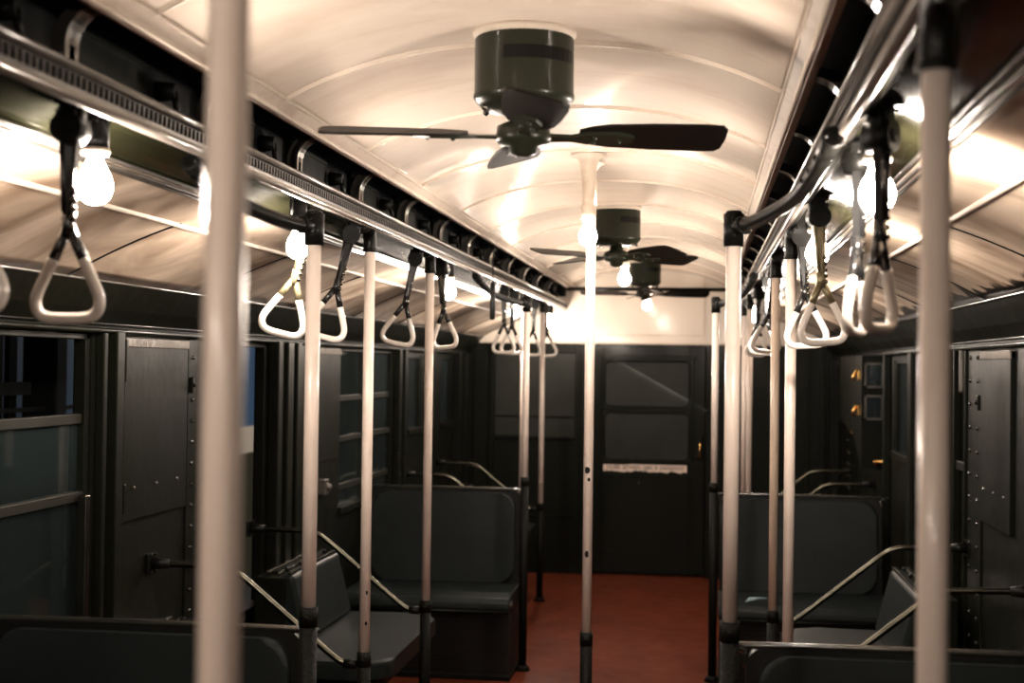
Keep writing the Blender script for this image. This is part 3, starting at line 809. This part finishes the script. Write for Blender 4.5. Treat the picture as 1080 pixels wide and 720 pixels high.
# ------------------------------------------------------------------ hanging straps
def strap(kind):
    t = thing('hand_strap', '', 'strap')
    b = MB()     # bracket fixed to the beam; pivot at origin
    b.box(-.018, .018, -.022, .022, .02, .085, .006); b.tube([(0, -.026, 0), (0, .026, 0)], .030, 18)
    b.tube([(0, -.03, 0), (0, .03, 0)], .013, 12); b.box(-.028, .028, -.012, .012, .01, .04, .006)
    b.sph((.02, -.022, .05), .007); b.sph((-.02, -.022, .05), .007)
    b.build('bracket', 'black', t)
    sh = MB()
    sh.extr([(-.020, -.01), (.020, -.01), (.013, -.07), (.010, -.155), (.012, -.17), (-.012, -.17), (-.010, -.155), (-.013, -.07)], -.008, .008)
    sh.tube([(-.014, -.010, -.02), (-.007, -.010, -.155)], .004, 6); sh.tube([(.014, -.010, -.02), (.007, -.010, -.155)], .004, 6)
    sh.tube([(0, 0, -.155), (0, 0, -.20)], .013, 10)
    for q in (-1, 1): sh.tube([(q * .004, 0, -.188), (q * .018, 0, -.218), (q * .031, 0, -.246)], .0105, 10)
    sh.build('shank', 'strap' if kind != 'brass' else 'oldolive', t)
    sp = MB()
    for k in range(5): sp.sph((.011, -.009, -.115 - k * .017), .0065)
    sp.build('rivets', 'chrome', t)
    h = MB()
    ctrl = [(-.029, -.242), (-.050, -.285), (-.062, -.315), (-.058, -.338), (-.040, -.350), (0, -.352), (.040, -.350), (.058, -.338), (.062, -.315), (.050, -.285), (.029, -.242)]
    p = smooth_path([(x, 0, z) for x, z in ctrl], 4)
    h.tube(p, .0108, 12); h.build('handle', 'greyhandle' if kind == 'grey' else 'porcelain', t)
    return t
S0 = strap('grey'); S1 = strap('white'); S2 = strap('brass')
used = set()
def hang(src, x, y, z, swing, yaw, label):
    o = src if src.name not in used else copy_tree(src)
    used.add(src.name)
    o.location = (x, y, z); o.rotation_euler = (0, math.radians(swing), math.radians(yaw)); o['label'] = label; o['group'] = 'hand straps'
ZP = 2.118
hang(S0, -.745, 2.50, ZP, 0, 0, 'large black-shanked strap with pale handle at the far left')
hang(S0, -.745, 2.13, ZP, 0, 0, 'strap handle cut off by the left picture edge')
hang(S2, -.745, 4.13, ZP, 14, 25, 'brassy strap with white handle hanging under the second left bulb')
hang(S1, -.745, 4.62, ZP, 14, 20, 'black strap with white handle partly behind the tee-topped left pole')
hang(S0, -.745, 5.70, ZP, 12, 10, 'strap left of the third left elbow pole')
hang(S1, -.745, 6.30, ZP, -4, -25, 'strap right of the third left elbow pole under a bulb')
hang(S0, -.745, 8.35, ZP, 0, 0, 'strap left of the twin far poles, nearer of its pair')
hang(S1, -.745, 8.70, ZP, 0, 10, 'strap left of the twin far poles, farther of its pair')
hang(S0, -.745, 9.93, ZP, 4, 0, 'farthest left strap, left of the last pole')
hang(S1, -.745, 10.6, ZP, -4, 0, 'farthest left strap, right of the last pole')
hang(S0, .735, 2.98, ZP, 2, 68, 'blurred dark strap at upper right in front of the large bulb')
hang(S0, .74, 2.66, ZP, 0, 60, 'blurred dark strap at upper right beside the big grey pole')
hang(S2, .74, 4.06, ZP, -3, 12, 'brassy strap with white handle below the right bulb')
hang(S1, .74, 4.70, ZP, -3, -10, 'white handled strap just right of the right pole pair')
hang(S0, .74, 6.55, ZP, 6, 15, 'far right strap between the right poles, nearer one')
hang(S1, .74, 7.05, ZP, 4, 0, 'far right strap between the right poles, second one')
hang(S0, .74, 8.32, ZP, 2, 30, 'far right strap beside the tee-topped far pole')

# hanging black pull handle
t = thing('pull_cord', 'short black pull handle hanging from a thin cord left of the far poles', 'cord', (-.70, 7.3, 2.3))
inv = Matrix.Translation((.70, -7.3, -2.3))
o = MB().tube(smooth_path([(-.645, 7.25, 2.33), (-.65, 7.25, 2.26), (-.652, 7.25, 2.20), (-.652, 7.25, 2.10)]), .0035, 6).build('cord', 'black', t); o.matrix_parent_inverse = inv
o = MB().tube([(-.652, 7.25, 2.12), (-.652, 7.25, 2.10), (-.652, 7.25, 1.935), (-.652, 7.25, 1.925)], [.009, .014, .0145, .011], 12).build('handle', 'black', t); o.matrix_parent_inverse = inv

# tie bar across the car before the end bulkhead
b = MB(); b.tube([(-.68, 11.15, 2.30), (.68, 11.15, 2.30)], .016, 12); b.box(-.70, -.64, 11.1, 11.2, 2.24, 2.34, .01); b.box(.64, .70, 11.1, 11.2, 2.24, 2.34, .01)
tag(b.build('tie_bar', 'black'), 'thin black bar spanning the ceiling just before the cream bulkhead', 'bar')

# ------------------------------------------------------------------ transverse seats (backs towards the far end, facing the camera)
def seat():
    t = thing('transverse_seat', '', 'seat')      # origin at aisle-side floor corner; seat grows to -X, back at y=+.40
    W = .88
    b = MB()
    pr = [(.0, .03), (.0, .40), (.50, .40), (.56, .03)]
    b.extrx(pr, -W, 0)
    for k in range(14): b.box(-W + .02, -.02, -.004, .0, .05 + k * .024, .062 + k * .024)
    for k in range(14): b.box(0, .004, .03, .50, .05 + k * .024, .062 + k * .024)
    b.build('base', 'rattan', t)
    b = MB(); b.box(-W - .005, .01, -.03, .60, 0, .03, .004); b.build('plinth', 'black', t)
    b = MB()
    b.b.free(); b = MB()
    prf = [(-.13, .385), (-.14, .40), (-.135, .435), (-.11, .455), (.0, .468), (.30, .470), (.37, .455), (.37, .385)]
    b.extrx(prf, -W - .01, .015)
    o = b.build('cushion', 'vinyl', t)
    md = o.modifiers.new('b', 'BEVEL'); md.width = .015; md.segments = 3; md.limit_method = 'ANGLE'
    b = MB(); b.tube([(-W, -.137, .385), (.012, -.137, .385)], .007, 8); b.build('cushion_edging', 'black', t)
    lean = .055
    b = MB(); rnd_slab(b, -W + .03, -.03, 0, .50, 0, .05, .075, bev=.014)
    for v in b.b.verts: v.co = Vector((v.co.x, .355 + v.co.y + lean * v.co.z / .5, .465 + v.co.z))
    b.build('backrest', 'vinyl', t)
    b = MB(); rnd_slab(b, -W, 0, 0, .525, .03, .075, .05, corners=(0, 0, 1, 1))
    for v in b.b.verts: v.co = Vector((v.co.x, .355 + v.co.y + lean * v.co.z / .5, .455 + v.co.z))
    b.build('back_frame', 'black', t)
    b = MB()
    p = smooth_path([(-W, .45, .93), (-W, .45, .972), (-W + .03, .45, .985), (-.03, .45, .985), (0, .45, .972), (0, .45, .93), (0, .41, .60)], 5)
    b.tube(p, .010, 10); b.build('top_rail', 'rivet', t)
    b = MB(); b.sph((.016, -.06, .415), .028, (.35, 1, .7)); b.build('end_cap', 'beam', t)
    return t
S = seat(); fs = True
for (x, y, lb) in ((-.59, 7.60, 'dark green two-person seat with full back, far left of the aisle'), (1.41, 7.62, 'dark green two-person seat at far right, sloping rail across its back'),
                   (-.615, 3.22, 'dark green seat back cut by the picture bottom at near left'), (1.42, 3.24, 'dark green seat back cut by the picture bottom at near right')):
    o = S if fs else copy_tree(S); fs = False
    o.location = (x, y, 0); o['label'] = lb; o['group'] = 'transverse seats'

# side seats along the walls
def side_seat():
    t = thing('side_bench', '', 'seat')     # for the left wall (s=-1), y from 0 to 1
    b = MB(); cp = []
    x0, x1, y0, y1, r = -1.24, -.78, 0, 1.15, .16
    prf = rnd(x0, x1, y0, y1, r, 8, corners=(0, 1, 1, 0))
    b.extrz(prf, .48, .555, bev=.02)
    o = b.build('cushion', 'vinyl', t)
    b = MB(); b.extrz(rnd(x0 + .02, x1 - .05, y0 + .04, y1 - .04, r * .8, 6, corners=(0, 1, 1, 0)), .42, .482); b.box(-1.20, -1.02, .12, 1.03, 0, .43, .01); b.build('base', 'black', t)
    b = MB(); b.extr([(-1.20, .56), (-1.27, .85), (-1.33, .85), (-1.33, .56)], .36, 1.12); 
    o = b.build('backrest', 'vinyl', t); md = o.modifiers.new('b', 'BEVEL'); md.width = .018; md.segments = 3; md.limit_method = 'ANGLE'
    b = MB(); b.box(-1.43, -1.30, .34, 1.14, .0, .84, .006); b.build('back_box', 'olive', t)
    for x in (-1.285, -1.34, -1.385):
        b = MB(); b.box(x - .009, x + .009, .36, 1.12, .852, .864, .003); b.build('top_strip', 'chrome', t)
    b = MB()
    b.b.free()
    for y in (.42, .62, .82, 1.02): MB().sph((-1.315, y, .866), .011).build('bolt', 'black', t)
    return t
Q = side_seat()
o = Q; o.location = (0, 5.45, 0); o.scale = (1, 1, .94); o['label'] = 'dark green side seat on the left wall behind the elbow pole'; o['group'] = 'side seats along the walls'
def side(s, y, sc, lb):
    o = copy_tree(Q); o.location = (0, y, 0); o['label'] = lb
    o.scale = (-s, sc, .94)
side(1, 5.45, 1, 'dark green side seat on the right wall beyond the sloping rail')
side(-1, 3.98, .66, 'side seat on the left wall, chrome strips just above the near seat back')
side(1, 3.93, .66, 'side seat on the right wall, chrome strips beside the big blurred pole')
side(-1, 9.45, 1, 'side seat on the left wall near the end door')
side(1, 9.45, 1, 'side seat on the right wall near the end door')

# crumpled litter on the far right cushion
b = MB(); b.extrz([(0, 0), (.035, .01), (.07, -.005), (.11, .012), (.06, .03), (.02, .025)], 0, .006)
for v in b.b.verts: v.co.z += .02 * math.sin(v.co.x * 70) ** 2
b.b.transform(Matrix.Translation((.66, 7.55, .470)))
tag(b.build('crumpled_wrapper', M['extteal']), 'small crumpled bluish wrapper on the far right seat cushion', 'litter')
